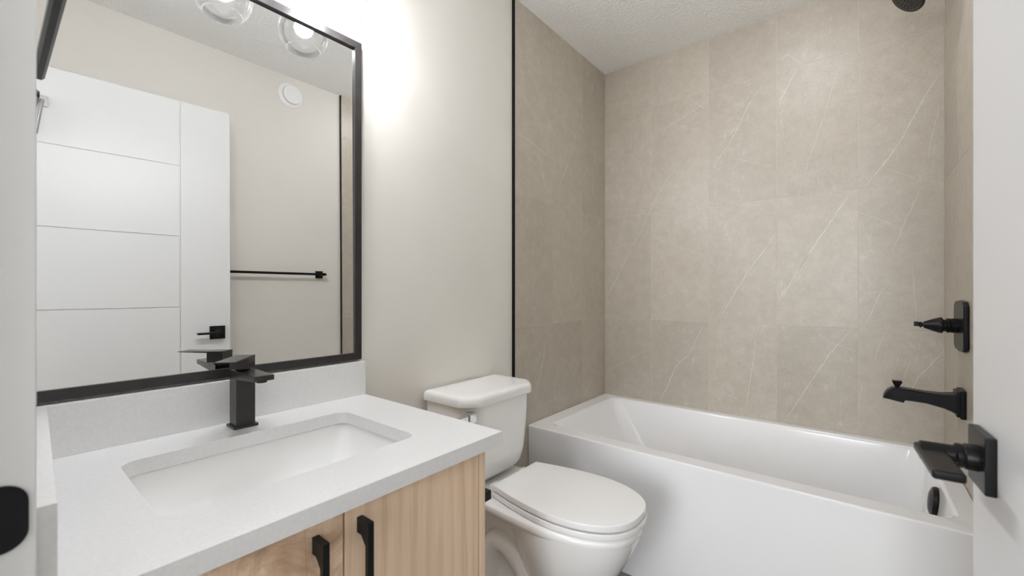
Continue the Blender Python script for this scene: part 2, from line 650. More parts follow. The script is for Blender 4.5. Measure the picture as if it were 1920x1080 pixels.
BACK_VEINS = [(0.6, [(0.088, 2.426), (0.008, 2.172)]), (0.7, [(0.403, 2.366), (0.296, 2.173)]), (0.4, [(0.356, 2.382), (0.434, 2.303)]), (0.8, [(0.528, 2.262), (0.514, 2.216), (0.509, 2.166)]), (0.7, [(0.494, 2.155), (0.586, 2.063)]), (1.0, [(0.6, 2.109), (0.484, 2.059), (0.35, 2.009)]), (0.6, [(0.252, 1.867), (0.107, 1.782)]), (1.2, [(0.835, 2.108), (0.777, 2.021), (0.699, 1.857), (0.609, 1.737)]), (1.0, [(0.99, 2.151), (0.91, 2.003)]), (0.6, [(1.148, 2.115), (1.117, 2.014), (1.083, 1.878), (1.026, 1.68), (0.997, 1.561)]), (1.6, [(1.475, 1.99), (1.435, 1.919), (1.367, 1.774), (1.309, 1.66), (1.232, 1.552)]), (1.6, [(1.187, 1.546), (1.124, 1.432), (1.033, 1.274), (0.99, 1.197)]), (1.0, [(0.494, 1.851), (0.382, 1.725), (0.291, 1.577), (0.218, 1.431), (0.137, 1.313)]), (1.2, [(0.906, 1.382), (0.835, 1.273)]), (0.6, [(1.413, 1.539), (1.35, 1.352), (1.321, 1.258)]), (0.5, [(1.303, 1.621), (1.396, 1.565)]), (0.5, [(0.717, 1.781), (0.898, 1.699)]), (0.5, [(1.462, 1.866), (1.429, 1.637)]), (0.6, [(0.898, 2.218), (0.952, 2.231), (1.012, 2.161)]), (0.4, [(1.184, 1.459), (1.285, 1.406), (1.344, 1.368)]), (0.5, [(0.434, 1.528), (0.413, 1.309)]), (1.2, [(0.189, 1.364), (0.137, 1.294), (0.076, 1.171), (0.008, 1.049)]), (0.6, [(0.419, 1.27), (0.387, 0.932)]), (1.3, [(0.867, 1.324), (0.777, 1.187), (0.655, 0.959)]), (1.2, [(1.048, 1.307), (0.975, 1.164), (0.914, 1.051)]), (0.7, [(1.297, 1.125), (1.229, 0.936)]), (0.5, [(1.385, 1.195), (1.396, 0.977)]), (1.4, [(0.581, 0.931), (0.504, 0.757), (0.434, 0.683), (0.34, 0.473)]), (1.0, [(0.822, 0.914), (0.806, 0.762), (0.773, 0.482)]), (1.4, [(1.187, 0.93), (1.107, 0.809), (1.019, 0.633), (0.933, 0.471)]), (0.6, [(1.055, 0.918), (1.117, 0.862), (1.207, 0.831)]), (1.5, [(1.478, 0.863), (1.401, 0.744), (1.367, 0.661)]), (0.8, [(0.274, 0.763), (0.033, 0.615)]), (0.6, [(1.297, 0.924), (1.266, 0.808)]), (0.6, [(0.609, 0.587), (0.768, 0.539)]), (0.4, [(1.379, 0.82), (1.356, 0.723)]), (0.4, [(1.424, 0.762), (1.456, 0.706)]), (0.4, [(0.434, 1.343), (0.6, 1.282)]), (0.4, [(1.229, 0.706), (1.21, 0.587)])]
LEFT_VEINS = [(0.7, [(1.713, 2.416), (1.672, 2.244)]), (0.6, [(1.722, 2.333), (1.845, 2.257)]), (0.7, [(1.95, 2.447), (1.901, 2.352), (1.854, 2.261)]), (0.7, [(2.33, 2.408), (2.268, 2.29), (2.197, 2.185)]), (1.0, [(2.14, 2.042), (2.084, 1.971), (1.98, 1.761), (1.882, 1.606)]), (0.9, [(1.556, 1.826), (1.688, 1.806), (1.836, 1.774)]), (0.7, [(2.162, 1.813), (2.317, 1.777)]), (0.4, [(1.548, 2.159), (1.688, 2.165)]), (0.8, [(2.022, 1.804), (1.963, 1.733), (1.919, 1.648), (1.876, 1.571)]), (1.0, [(1.901, 1.05), (1.859, 0.973)]), (1.0, [(1.635, 0.924), (1.587, 0.849), (1.553, 0.791)]), (0.9, [(1.785, 0.865), (1.762, 0.757), (1.708, 0.607)]), (1.0, [(2.149, 0.759), (2.075, 0.663), (2.055, 0.637)]), (0.5, [(1.85, 0.796), (1.954, 0.733), (2.046, 0.682)]), (0.8, [(2.254, 0.93), (2.232, 0.884)]), (0.4, [(1.671, 0.922), (1.701, 0.846)]), (0.4, [(2.292, 0.738), (2.259, 0.637)])]
xs = [0.0] + [0.2919 + i * TW for i in range(4)] + [W]
zs = [0.35, Z1 - TH, Z1, Z1 + TH, ZC]
tb = tiled('tile_cladding', w_back, xs, zs, lambda s, z, o: (s, D - o, z), 0.012, BACK_VEINS)
tb['label'] = 'beige stone-look tile on the wall behind the tub'
ys = [YT, 1.8496, 1.8496 + TW, D]
zs2 = [FZ, Z1 - TH, Z1, Z1 + TH, ZC]
tl = tiled('tile_cladding', w_left, ys, zs2, lambda s, z, o: (o, s, z), 0.014, LEFT_VEINS)
tl['label'] = 'beige stone-look tile on the wall beside the toilet'
rv = [(0.8, [(1.62, 0.55), (1.70, 0.9), (1.74, 1.2), (1.80, 1.5)]), (0.8, [(1.95, 1.0), (2.02, 1.35), (2.10, 1.9)]),
      (1.0, [(2.20, 0.6), (2.26, 1.1), (2.33, 1.5)]), (0.7, [(2.1, 1.75), (2.3, 1.25)]), (0.8, [(1.66, 1.6), (1.78, 2.2)]),
      (0.8, [(2.30, 1.7), (2.38, 2.3)])]
trr = tiled('tile_cladding', w_right, ys, zs2, lambda s, z, o: (W - o, s, z), 0.015, rv)
trr['label'] = 'beige stone-look tile on the wall with the tub spout'
# black edge trims where tile meets paint
struct('trim_2', bx((DL, YT - 0.0035, FZ), (0.0012, YT + 0.001, ZC), 0.0006), M['black_metal'],
       'thin black metal edge strip beside the toilet', smooth=40)
struct('trim_3', bx((W - 0.0012, YT - 0.0035, FZ), (DR, YT + 0.001, ZC), 0.0006), M['black_metal'],
       'thin black metal edge strip by the towel bar', smooth=40)

# ------------------------------------------------------------------ bathtub
tub = thing('bathtub', 'white alcove bathtub with flat apron against the beige tile', 'bathtub', (0.74, 2.03, FZ))
b = new()
x0, x1, y0, y1 = 0.001, W - 0.001, YTUB, D - 0.001
n = 8


def tring(ix0, iy0, ix1, iy1, r, z):
    return [(p[0], p[1], z) for p in rrect(ix0, iy0, ix1, iy1, r, n)]


rings = [
    tring(x0, y0 + 0.010, x1, y1, 0.002, FZ),
    tring(x0, y0 + 0.003, x1, y1, 0.002, ZTUB - 0.045),
    tring(x0, y0 + 0.0015, x1, y1, 0.003, ZTUB - 0.020),
    tring(x0, y0, x1, y1, 0.004, ZTUB - 0.010),
    tring(x0, y0 + 0.001, x1, y1, 0.004, ZTUB - 0.004),
    tring(x0 + 0.004, y0 + 0.006, x1 - 0.001, y1 - 0.001, 0.006, ZTUB),
    tring(0.072, 1.703, 1.428, 2.388, 0.045, ZTUB),
    tring(0.079, 1.710, 1.423, 2.383, 0.050, ZTUB - 0.005),
    tring(0.086, 1.716, 1.420, 2.379, 0.055, ZTUB - 0.014),
    tring(0.16, 1.735, 1.408, 2.362, 0.075, 0.33),
    tring(0.24, 1.755, 1.395, 2.345, 0.09, 0.19),
    tring(0.285, 1.775, 1.375, 2.325, 0.10, 0.115),
    tring(0.33, 1.81, 1.34, 2.29, 0.10, 0.085),
    tring(0.45, 1.90, 1.25, 2.20, 0.08, 0.078),
]
loft(b, rings)
obj('tub_shell', b, M['acrylic'], tub, 38)
b = new()
# oval overflow cover on the sloping end wall
ox, oz = 1.4130, 0.388
rg = []
for rr, dd in ((0.95, 0.0), (1.0, 0.004), (0.92, 0.013), (0.6, 0.019), (0.15, 0.021)):
    rg.append([(ox - dd + 0.09 * rr * 0.050 * math.sin(t), 2.035 + 0.050 * rr * math.cos(t), oz + 0.050 * rr * math.sin(t)) for t in [2 * PI * i / 32 for i in range(32)]])
loft(b, rg)
oc = obj('overflow_cover', b, M['black_metal'], tub, 40)
oc['label'] = 'black oval overflow cover'
b = new()
lathe(b, [(0, 0.035), (0.003, 0.035), (0.006, 0.028), (0.010, 0.02), (0.012, 0.001)], (1.18, 2.045, 0.077), (0, 0, 1))
obj('drain', b, M['black_metal'], tub, 40)['label'] = 'black tub drain'

# ------------------------------------------------------------------ tub fittings on the right wall
YV = 2.035
sv = thing('shower_valve', 'black shower valve with a cone-shaped handle above the tub spout', 'shower valve', (W, YV, 0.98))
b = new()
zc, hh, hw = 0.985, 0.080, 0.088
plate = [(YV - hw, zc - hh + 0.012), (YV - hw + 0.02, zc - hh), (YV, zc - hh - 0.004), (YV + hw - 0.02, zc - hh), (YV + hw, zc - hh + 0.012),
         (YV + hw, zc + hh - 0.012), (YV + hw - 0.02, zc + hh), (YV, zc + hh + 0.004), (YV - hw + 0.02, zc + hh), (YV - hw, zc + hh - 0.012)]
prism(b, plate, W - 0.014, W - 0.0002, 'X', 0.004, 3)
obj('escutcheon', b, M['black_metal'], sv, 40)
b = new()
lathe(b, [(0, 0.024), (0.018, 0.024), (0.020, 0.0225), (0.022, 0.024), (0.028, 0.024), (0.030, 0.020), (0.036, 0.020), (0.038, 0.026),
          (0.043, 0.027), (0.047, 0.0255), (0.060, 0.021), (0.078, 0.013), (0.082, 0.0115), (0.084, 0.008)], (W - 0.013, YV, zc), (-1, 0, 0))
hd = obj('valve_handle', b, M['black_metal'], sv, 35)
b = new()
lathe(b, [(0, 0.006), (0.004, 0.006), (0.007, 0.010), (0.010, 0.010), (0.013, 0.006), (0.015, 0.006)], (W - 0.095, YV, zc), (-1, 0, 0), 16)
box(b, (W - 0.120, YV - 0.007, zc - 0.006), (W - 0.107, YV + 0.007, zc + 0.010), 0.002)
obj('handle_tip', b, M['black_metal'], hd, 35)

ts = thing('tub_spout', 'black curved tub spout with a diverter knob below the shower valve', 'tub spout', (W, YV, 0.735))
b = new()
box(b, (W - 0.014, YV - 0.040, 0.685), (W - 0.0002, YV + 0.040, 0.777), 0.003)
box(b, (W - 0.022, YV - 0.036, 0.690), (W - 0.012, YV + 0.036, 0.772), 0.002)
obj('flange', b, M['black_metal'], ts, 40)
b = new()
# side outline of the spout body, (x, z)
top = [(W - 0.018, 0.762), (W - 0.05, 0.757), (W - 0.09, 0.757), (W - 0.13, 0.761), (W - 0.160, 0.764), (W - 0.175, 0.761), (W - 0.188, 0.751), (W - 0.197, 0.736), (W - 0.200, 0.722)]
bot = [(W - 0.018, 0.697), (W - 0.05, 0.711), (W - 0.09, 0.720), (W - 0.125, 0.722), (W - 0.143, 0.722), (W - 0.147, 0.713), (W - 0.165, 0.7155), (W - 0.185, 0.719), (W - 0.199, 0.721)]
hwid = [0.034, 0.030, 0.028, 0.027, 0.027, 0.027, 0.026, 0.024, 0.022]
rings = []
for (tx, tz), (bx_, bz), w in zip(top, bot, hwid):
    c = 0.006
    rings.append([(tx, YV - w + c, tz), (tx, YV + w - c, tz), (tx - 0.0, YV + w, tz - c * 0.8), (bx_, YV + w, bz + c * 0.6), (bx_, YV + w - c, bz), (bx_, YV - w + c, bz), (bx_, YV - w, bz + c * 0.6), (tx, YV - w, tz - c * 0.8)])
loft(b, rings)
obj('spout_body', b, M['black_metal'], ts, 35)
b = new()
lathe(b, [(0, 0.006), (0.007, 0.006)], (W - 0.163, YV, 0.762), (0, 0, 1), 16)
kx, kz = W - 0.163, 0.768
loft(b, [[(kx + sx * a, YV + sy * a, kz + h) for sx, sy in ((-1, -1), (1, -1), (1, 1), (-1, 1))] for a, h in ((0.007, 0), (0.0085, 0.002), (0.0135, 0.015), (0.0125, 0.017))])
obj('diverter_knob', b, M['black_metal'], ts, 30)

sh = thing('overhead_shower', 'black shower head high on the tiled wall above the tub valve', 'shower head', (W, YV, 2.13))
b = new()
lathe(b, [(0, 0.030), (0.006, 0.030), (0.012, 0.022), (0.014, 0.012)], (W - 0.0002, YV, 2.13), (-1, 0, 0))
obj('wall_flange', b, M['black_metal'], sh, 35)
b = new()
tube(b, [(W - 0.005, YV, 2.13), (W - 0.03, YV, 2.133), (W - 0.06, YV, 2.130), (W - 0.085, YV, 2.118), (W - 0.100, YV, 2.105)], 0.0095)
obj('shower_arm', b, M['black_metal'], sh, 50)
b = new()
ax = Vector((-0.70, -0.22, -0.68)).normalized()
hc = Vector((1.340, YV, 2.118))
lathe(b, [(-0.052, 0.010), (-0.040, 0.014), (-0.034, 0.016), (-0.026, 0.034), (-0.014, 0.052), (-0.005, 0.058), (0.0, 0.057), (0.0, 0.052)], hc, ax, 40)
hd = obj('spray_head', b, M['black_metal'], sh, 35)
b = new()
lathe(b, [(-0.001, 0.053), (0.0012, 0.052), (0.0018, 0.048), (0.002, 0.001)], hc, ax, 40)
d_, a_, b2_ = frame_axes(ax)
for ring, cnt in ((0.011, 6), (0.021, 11), (0.031, 16), (0.041, 20)):
    for i in range(cnt):
        t = 2 * PI * i / cnt
        lathe(b, [(0.001, 0.0028), (0.0045, 0.0022), (0.0046, 0.0002)], hc + (a_ * math.cos(t) + b2_ * math.sin(t)) * ring, ax, 8)
obj('nozzle_face', b, M['frame_black'], hd, 35)

# ------------------------------------------------------------------ towel bar, right wall (seen in the mirror)


def rosette_bar(root, x_wall, ya, yb, z, stand, sgn, half):
    for y in (ya, yb):
        b = new()
        box(b, (min(x_wall, x_wall + sgn * 0.010), y - half, z - half), (max(x_wall, x_wall + sgn * 0.010), y + half, z + half), 0.0015)
        r = obj('rosette', b, M['black_metal'], root, 40)
        b = new()
        box(b, (min(x_wall + sgn * 0.008, x_wall + sgn * (stand + 0.008)), y - 0.009, z - 0.009),
            (max(x_wall + sgn * 0.008, x_wall + sgn * (stand + 0.008)), y + 0.009, z + 0.009), 0.001)
        obj('post', b, M['black_metal'], r, 40)
    b = new()
    xx = x_wall + sgn * stand
    box(b, (xx - 0.007, ya - 0.018, z - 0.007), (xx + 0.007, yb + 0.018, z + 0.007), 0.0015)
    obj('bar', b, M['black_metal'], root, 40)


tbar = thing('towel_bar', 'long black towel bar on the right wall, seen in the mirror behind the door', 'towel bar', (DR, 1.08, 1.218))
rosette_bar(tbar, DR, 0.775, 1.380, 1.218, 0.062, -1, 0.023)

# round exhaust grille, high on the right wall
vt = thing('ventilation_grille', 'round white ventilation grille high on the right wall, seen in the mirror', 'vent', (DR, 1.208, 2.325))
b = new()
lathe(b, [(0, 0.078), (0.004, 0.078), (0.012, 0.070), (0.016, 0.058), (0.012, 0.052), (0.004, 0.050)], (DR - 0.0002, 1.208, 2.325), (-1, 0, 0), 48, True, True)
obj('outer_ring', b, M['plastic'], vt, 40)
b = new()
lathe(b, [(0.008, 0.010), (0.018, 0.012), (0.020, 0.055), (0.026, 0.056), (0.030, 0.050), (0.030, 0.036), (0.027, 0.032), (0.029, 0.001)], (DR, 1.208, 2.325), (-1, 0, 0), 48)
obj('valve_disc', b, M['plastic'], vt, 40)

# ------------------------------------------------------------------ vanity cabinet
CK = 0.7475           # underside of the worktop
van = thing('vanity_cabinet', 'light wood vanity cabinet with two doors under the white countertop', 'cabinet', (0.28, 0.39, FZ))
XF = 0.553
b = new()
box(b, (DL + 0.001, 0.701, FZ), (XF, 0.721, CK - 0.0005), 0.0008)
obj('side_panel', b, M['wood'], van, 40)
b = new()
box(b, (DL + 0.001, 0.0525, FZ), (XF, 0.0705, CK - 0.0005), 0.0008)
obj('side_panel', b, M['wood'], van, 40)
b = new()
box(b, (DL + 0.001, 0.0705, 0.09), (XF - 0.022, 0.701, 0.108))
obj('bottom_panel', b, M['wood'], van)
obj('back_panel', bx((DL + 0.001, 0.0705, 0.108), (DL + 0.013, 0.701, CK - 0.001)), M['wood'], van)
obj('front_rail', bx((XF - 0.040, 0.0705, CK - 0.035), (XF - 0.0225, 0.701, CK - 0.001)), M['dark_gap'], van)
b = new()
box(b, (XF - 0.085, 0.0705, FZ), (XF - 0.070, 0.701, 0.09))
obj('toe_kick', b, M['wood'], van)


def pull(yc, parent):
    b = new()
    zt, zb = 0.718, 0.520
    hwid = 0.0055
    prof = [(XF - 0.0005, zt), (XF + 0.034, zt), (XF + 0.034, zb), (XF - 0.0005, zb), (XF - 0.0005, zb + 0.026), (XF + 0.012, zb + 0.026), (XF + 0.0245, zb + 0.040),
            (XF + 0.0245, zt - 0.040), (XF + 0.012, zt - 0.026), (XF - 0.0005, zt - 0.026)]
    prism(b, [(p[0], p[1]) for p in prof], yc - hwid, yc + hwid, 'Y', 0.0006, 1)
    h = obj('handle', b, M['black_metal'], parent, 30)
    h['label'] = 'black bar handle'


d1 = obj('cabinet_door', bx((XF - 0.020, 0.0725, 0.10), (XF, 0.3735, CK - 0.004), 0.0008), M['wood_burl'], van, 40)
d1['label'] = 'swirl-grained cabinet door near the doorway'
pull(0.327, d1)
d2 = obj('cabinet_door', bx((XF - 0.020, 0.3765, 0.10), (XF, 0.6985, CK - 0.004), 0.0008), M['wood'], van, 40)
d2['label'] = 'straight-grained cabinet door near the toilet'
pull(0.404, d2)

# ------------------------------------------------------------------ countertop
KT = 0.7775
ct = thing('countertop', 'white quartz countertop with a sink cutout on the vanity', 'countertop', (0.28, 0.40, KT))
XC, YC = 0.575, 0.757
outer = [(DL + 0.0005, 0.0395), (XC, 0.0335), (XC, YC), (DL + 0.0005, YC)]
hole = rrect(0.139, 0.158, 0.445, 0.614, 0.028, 8)


def dense(poly, per):
    out = []
    for i, p in enumerate(poly):
        q = poly[(i + 1) % len(poly)]
        for j in range(per):
            out.append((p[0] + (q[0] - p[0]) * j / per, p[1] + (q[1] - p[1]) * j / per))
    return out


b = new()
m_ = len(hole)
cx_, cy_ = 0.29, 0.386
# outer ring points on the same rays so that the strip between is clean


def ray_hit(ang):
    dx, dy = math.cos(ang), math.sin(ang)
    best = None
    for i in range(4):
        p, q = outer[i], outer[(i + 1) % 4]
        ex, ey = q[0] - p[0], q[1] - p[1]
        den = dx * ey - dy * ex
        if abs(den) < 1e-9:
            continue
        t = ((p[0] - cx_) * ey - (p[1] - cy_) * ex) / den
        u = ((p[0] - cx_) * dy - (p[1] - cy_) * dx) / den
        if t > 0 and -1e-6 <= u <= 1 + 1e-6 and (best is None or t < best):
            best = t
    return (cx_ + dx * best, cy_ + dy * best)


hang = [math.atan2(p[1] - cy_, p[0] - cx_) % (2 * PI) for p in hole]
oang = [(math.atan2(p[1] - cy_, p[0] - cx_) % (2 * PI), p) for p in outer]


def hole_at(ang):
    dx, dy = math.cos(ang), math.sin(ang)
    best = None
    for i in range(m_):
        p, q = hole[i], hole[(i + 1) % m_]
        ex, ey = q[0] - p[0], q[1] - p[1]
        den = dx * ey - dy * ex
        if abs(den) < 1e-12:
            continue
        t = ((p[0] - cx_) * ey - (p[1] - cy_) * ex) / den
        u = ((p[0] - cx_) * dy - (p[1] - cy_) * dx) / den
        if t > 0 and -1e-6 <= u <= 1 + 1e-6 and (best is None or t > best):
            best = t
    return (cx_ + dx * best, cy_ + dy * best)


ev = [(a, p, None) for a, p in zip(hang, hole)] + [(a, None, p) for a, p in oang]
ev.sort(key=lambda e: e[0])
inn = [e[1] if e[1] else hole_at(e[0]) for e in ev]
out_ = [e[2] if e[2] else ray_hit(e[0]) for e in ev]


def inset(p, d):
    q = []
    for v, lim0, lim1 in ((p[0], DL, XC), (p[1], 0.03, YC)):
        q.append(v)
    x, y = q
    if x > XC - d:
        x = XC - d
    if y > YC - d:
        y = YC - d
    return (x, y)


grow = lambda p, d: (p[0] + (d if p[0] > cx_ else -d) * min(1, abs(p[0] - cx_) / 0.12), p[1] + (d if p[1] > cy_ else -d) * min(1, abs(p[1] - cy_) / 0.18))
e = 0.0018
rings = [[(p[0], p[1], CK) for p in inn],
         [(p[0], p[1], KT - e) for p in inn],
         [(*grow(p, e * 0.35), KT - e * 0.35) for p in inn],
         [(*grow(p, e), KT) for p in inn],
         [(*inset(p, e), KT) for p in out_],
         [(*inset(p, e * 0.3), KT - e * 0.3) for p in out_],
         [(p[0], p[1], KT - e) for p in out_],
         [(p[0], p[1], CK) for p in out_]]
R = loft(b, rings, False, False)
a_r, z_r = R[0], R[-1]
for i in range(len(a_r)):
    j = (i + 1) % len(a_r)
    b.faces.new((z_r[i], z_r[j], a_r[j], a_r[i]))
bmesh.ops.recalc_face_normals(b, faces=b.faces[:])
obj('slab', b, M['quartz'], ct, 35)
b = new()
box(b, (DL + 0.0005, 0.041, KT), (0.016, YC, 0.8805), 0.0012)
obj('backsplash', b, M['quartz'], ct, 35)
b = new()
prism(b, [(0.0165, wy(0.016) + 0.0008), (0.564, wy(0.564) + 0.0005), (0.564, 0.0478), (0.0165, 0.0745)], KT + 0.0002, 0.8805, 'Z', 0.0010)
obj('side_splash', b, M['quartz'], ct, 35)

# undermount basin
sk = thing('sink', 'rectangular white undermount sink basin in the countertop', 'sink', (0.29, 0.386, 0.62))
b = new()


def sring(g_, r, z):
    return [(p[0], p[1], z) for p in rrect(0.139 - g_, 0.158 - g_, 0.445 + g_, 0.614 + g_, r, 8)]


zs_ = CK - 0.0006
rings = [sring(0.030, 0.03, zs_ - 0.012), sring(0.030, 0.03, zs_), sring(0.008, 0.030, zs_), sring(0.004, 0.030, zs_ - 0.004), sring(0.000, 0.032, zs_ - 0.03),
         sring(-0.008, 0.040, zs_ - 0.080), sring(-0.022, 0.050, zs_ - 0.108), sring(-0.050, 0.05, zs_ - 0.120), sring(-0.11, 0.03, zs_ - 0.125)]
loft(b, rings, False, True)
rings = [sring(0.030, 0.03, zs_ - 0.012), sring(0.010, 0.032, zs_ - 0.02), sring(0.004, 0.040, zs_ - 0.085), sring(-0.014, 0.05, zs_ - 0.118), sring(-0.11, 0.03, zs_ - 0.137)]
loft(b, rings, False, True)
obj('basin', b, M['porcelain'], sk, 45)
b = new()
lathe(b, [(0, 0.026), (0.002, 0.026), (0.004, 0.022), (0.006, 0.016), (0.008, 0.001)], (0.29, 0.386, zs_ - 0.1255), (0, 0, 1), 32)
obj('drain', b, M['black_metal'], sk, 40)['label'] = 'black sink drain'

# ------------------------------------------------------------------ faucet
FX, FY = 0.069, 0.391
fa = thing('faucet', 'square black single-lever faucet behind the sink', 'faucet', (FX, FY, KT))
obj('base_plate', bx((FX - 0.0255, FY - 0.0265, KT + 0.0002), (FX + 0.0255, FY + 0.0265, KT + 0.0065), 0.0015), M['bronze_black'], fa, 40)
obj('column', bx((FX - 0.0215, FY - 0.0205, KT + 0.006), (FX + 0.0215, FY + 0.0205, 0.9135), 0.0012), M['bronze_black'], fa, 40)
b = new()
t = new()
prism(t, [(FX + 0.021, 0.893), (FX + 0.128, 0.9015), (FX + 0.128, 0.9135), (FX + 0.021, 0.9135)], FY - 0.0205, FY + 0.0205, 'Y', 0.0012)
merge(b, t)
spt = obj('spout', b, M['bronze_black'], fa, 40)
b = new()
lathe(b, [(0, 0.011), (0.0045, 0.011), (0.005, 0.009)], (FX + 0.112, FY, 0.9012), (0, 0, -1), 24)
obj('aerator', b, M['black_metal'], spt, 40)
# lever, turned toward the doorway
b = new()
t = new()
box(t, (-0.0205, -0.0205, 0.0), (0.0205, 0.0205, 0.0265), 0.0008)
prism(t, [(-0.0205, 0.0250), (0.0205, 0.0250), (0.0955, 0.0275), (0.0955, 0.0290), (-0.0205, 0.0290)], -0.0208, 0.0208, 'Y', 0.0004, 1)
ang = math.atan2(-0.076, 0.0925)
merge(b, t, 0, Matrix.Translation((FX + 0.006, FY - 0.002, 0.9165)) @ Matrix.Rotation(ang, 4, 'Z'))
lathe(b, [(0, 0.016), (0.004, 0.016)], (FX, FY, 0.9132), (0, 0, 1), 24)
obj('lever', b, M['bronze_black'], fa, 30)

# ------------------------------------------------------------------ wall mirror
mi = thing('wall_mirror', 'large rectangular wall mirror in a black frame above the sink', 'mirror', (DL, 0.396, 0.8874))
MY0, MY1, MZ0, MZ1 = 0.0390, 0.7515, 0.8858, 1.878
FW = 0.0225
for nm, q in (('bottom', ((MY0, MZ0), (MY1, MZ0), (MY1 - FW, MZ0 + FW), (MY0 + FW, MZ0 + FW))),
              ('top', ((MY0, MZ1), (MY0 + FW, MZ1 - FW), (MY1 - FW, MZ1 - FW), (MY1, MZ1))),
              ('l', ((MY0, MZ0), (MY0 + FW, MZ0 + FW), (MY0 + FW, MZ1 - FW), (MY0, MZ1))),
              ('r', ((MY1, MZ0), (MY1, MZ1), (MY1 - FW, MZ1 - FW), (MY1 - FW, MZ0 + FW)))):
    b = new()
    prism(b, list(q), DL + 0.0005, 0.003, 'X', 0.0010)
    obj('frame_rail', b, M['frame_black'], mi, 40)
b = new()
gy0, gy1, gz0, gz1 = MY0 + 0.012, MY1 - 0.010, MZ0 + 0.010, MZ1 - 0.010
xg = lambda y, z: -0.0045 - 0.0006 * (y - 0.4) - 0.0042 * (z - 1.37)
loft(b, [[(xg(y, z) - 0.0035, y, z) for y, z in ((gy0, gz0), (gy1, gz0), (gy1, gz1), (gy0, gz1))],
         [(xg(y, z), y, z) for y, z in ((gy0, gz0), (gy1, gz0), (gy1, gz1), (gy0, gz1))]])
obj('mirror_glass', b, M['mirror'], mi, 0)

# ------------------------------------------------------------------ vanity light: three open globes
vl = thing('vanity_light', 'three-globe vanity light with clear glass shades above the mirror', 'wall light', (DL, 0.41, 1.99))
b = new()
box(b, (DL + 0.0005, 0.15, 1.985), (0.012, 0.67, 2.05), 0.002)
obj('back_plate', b, M['black_metal'], vl, 40)
GX, GZ, GR, GO = 0.112, 1.905, 0.071, 0.047
for gy in (0.19, 0.41, 0.63):
    b = new()
    tube(b, [(0.010, gy, 2.018), (0.05, gy, 2.022), (0.085, gy, 2.020), (0.105, gy, 2.010), (GX, gy, 1.995)], 0.008)
    arm = obj('arm', b, M['black_metal'], vl, 50)
    b = new()
    lathe(b, [(0, 0.010), (0.004, 0.019), (0.030, 0.021), (0.048, 0.021)], (GX, gy, 2.005), (0, 0, -1), 28)
    so = obj('socket', b, M['black_metal'], arm, 40)
    b = new()
    a0, a1 = math.asin(0.021 / GR), PI - math.asin(GO / GR)
    prof = [(GR * (1 - math.cos(a0 + (a1 - a0) * i / 28)), GR * math.sin(a0 + (a1 - a0) * i / 28)) for i in range(29)]
    lathe(b, prof, (GX, gy, GZ + GR), (0, 0, -1), 56, False, False)
    rz = GZ - GR * math.cos(math.asin(GO / GR))
    tube(b, [(GX + GO * math.cos(t), gy + GO * math.sin(t), rz) for t in [2 * PI * i / 56 for i in range(57)]], 0.0012, 8)
    sd = obj('glass_shade', b, M['globe'], vl, 60)
    b = new()
    lathe(b, [(0, 0.013), (0.012, 0.014), (0.022, 0.020), (0.034, 0.026), (0.044, 0.027), (0.056, 0.023), (0.064, 0.014), (0.067, 0.002)], (GX, gy, 1.960), (0, 0, -1), 24)
    obj('bulb', b, emitter('warm_white_bulb', (0.945, 0.955, 1.0, 1), BULB), so, 60)

# ------------------------------------------------------------------ toilet
TY = 1.20
to = thing('toilet', 'white two-piece toilet with closed lid between vanity and bathtub', 'toilet', (0.35, TY, FZ))


def egg(xb, xt, xm, wb, w, z, e=0.8, n=20, yc=TY):
    up = []
    for i in range(n):
        s = i / n
        up.append((xb + (xm - xb) * s, wb + (w - wb) * math.sin(s * PI / 2)))
    for i in range(n + 1):
        a = i / n * PI / 2
        up.append((xm + (xt - xm) * math.sin(a), max(w * math.cos(a) ** e, 0.0005 if i < n else 0.0)))
    pts = [(x, yc + h, z) for x, h in up]
    pts += [(x, yc - h, z) for x, h in up[-2::-1]]
    return pts


b = new()
t = new()          # front bowl
loft(t, [egg(0.395, 0.520, 0.44, 0.040, 0.060, 0.105), egg(0.375, 0.565, 0.44, 0.060, 0.082, 0.14), egg(0.362, 0.612, 0.445, 0.078, 0.108, 0.19),
         egg(0.352, 0.655, 0.455, 0.094, 0.134, 0.25), egg(0.345, 0.690, 0.47, 0.110, 0.154, 0.315), egg(0.335, 0.709, 0.48, 0.126, 0.1645, 0.362),
         egg(0.330, 0.714, 0.49, 0.130, 0.167, 0.385)])
merge(b, t)
t = new()          # rim and tank deck
loft(t, [egg(0.045, 0.690, 0.46, 0.118, 0.150, 0.366), egg(0.040, 0.711, 0.47, 0.128, 0.166, 0.374), egg(0.036, 0.716, 0.48, 0.132, 0.169, 0.386),
         egg(0.036, 0.716, 0.48, 0.132, 0.169, 0.397), egg(0.040, 0.711, 0.48, 0.128, 0.165, 0.403), egg(0.06, 0.69, 0.48, 0.108, 0.145, 0.4045)])
merge(b, t)
t = new()          # pedestal and foot
loft(t, [egg(0.10, 0.600, 0.34, 0.105, 0.122, FZ), egg(0.10, 0.602, 0.34, 0.105, 0.122, FZ + 0.016), egg(0.108, 0.588, 0.34, 0.088, 0.106, FZ + 0.030),
         egg(0.12, 0.550, 0.36, 0.068, 0.082, 0.075), egg(0.13, 0.520, 0.37, 0.060, 0.070, 0.13), egg(0.13, 0.510, 0.38, 0.058, 0.070, 0.22),
         egg(0.11, 0.500, 0.38, 0.064, 0.078, 0.30), egg(0.07, 0.500, 0.38, 0.085, 0.100, 0.36), egg(0.05, 0.50, 0.38, 0.095, 0.110, 0.38)])
merge(b, t)
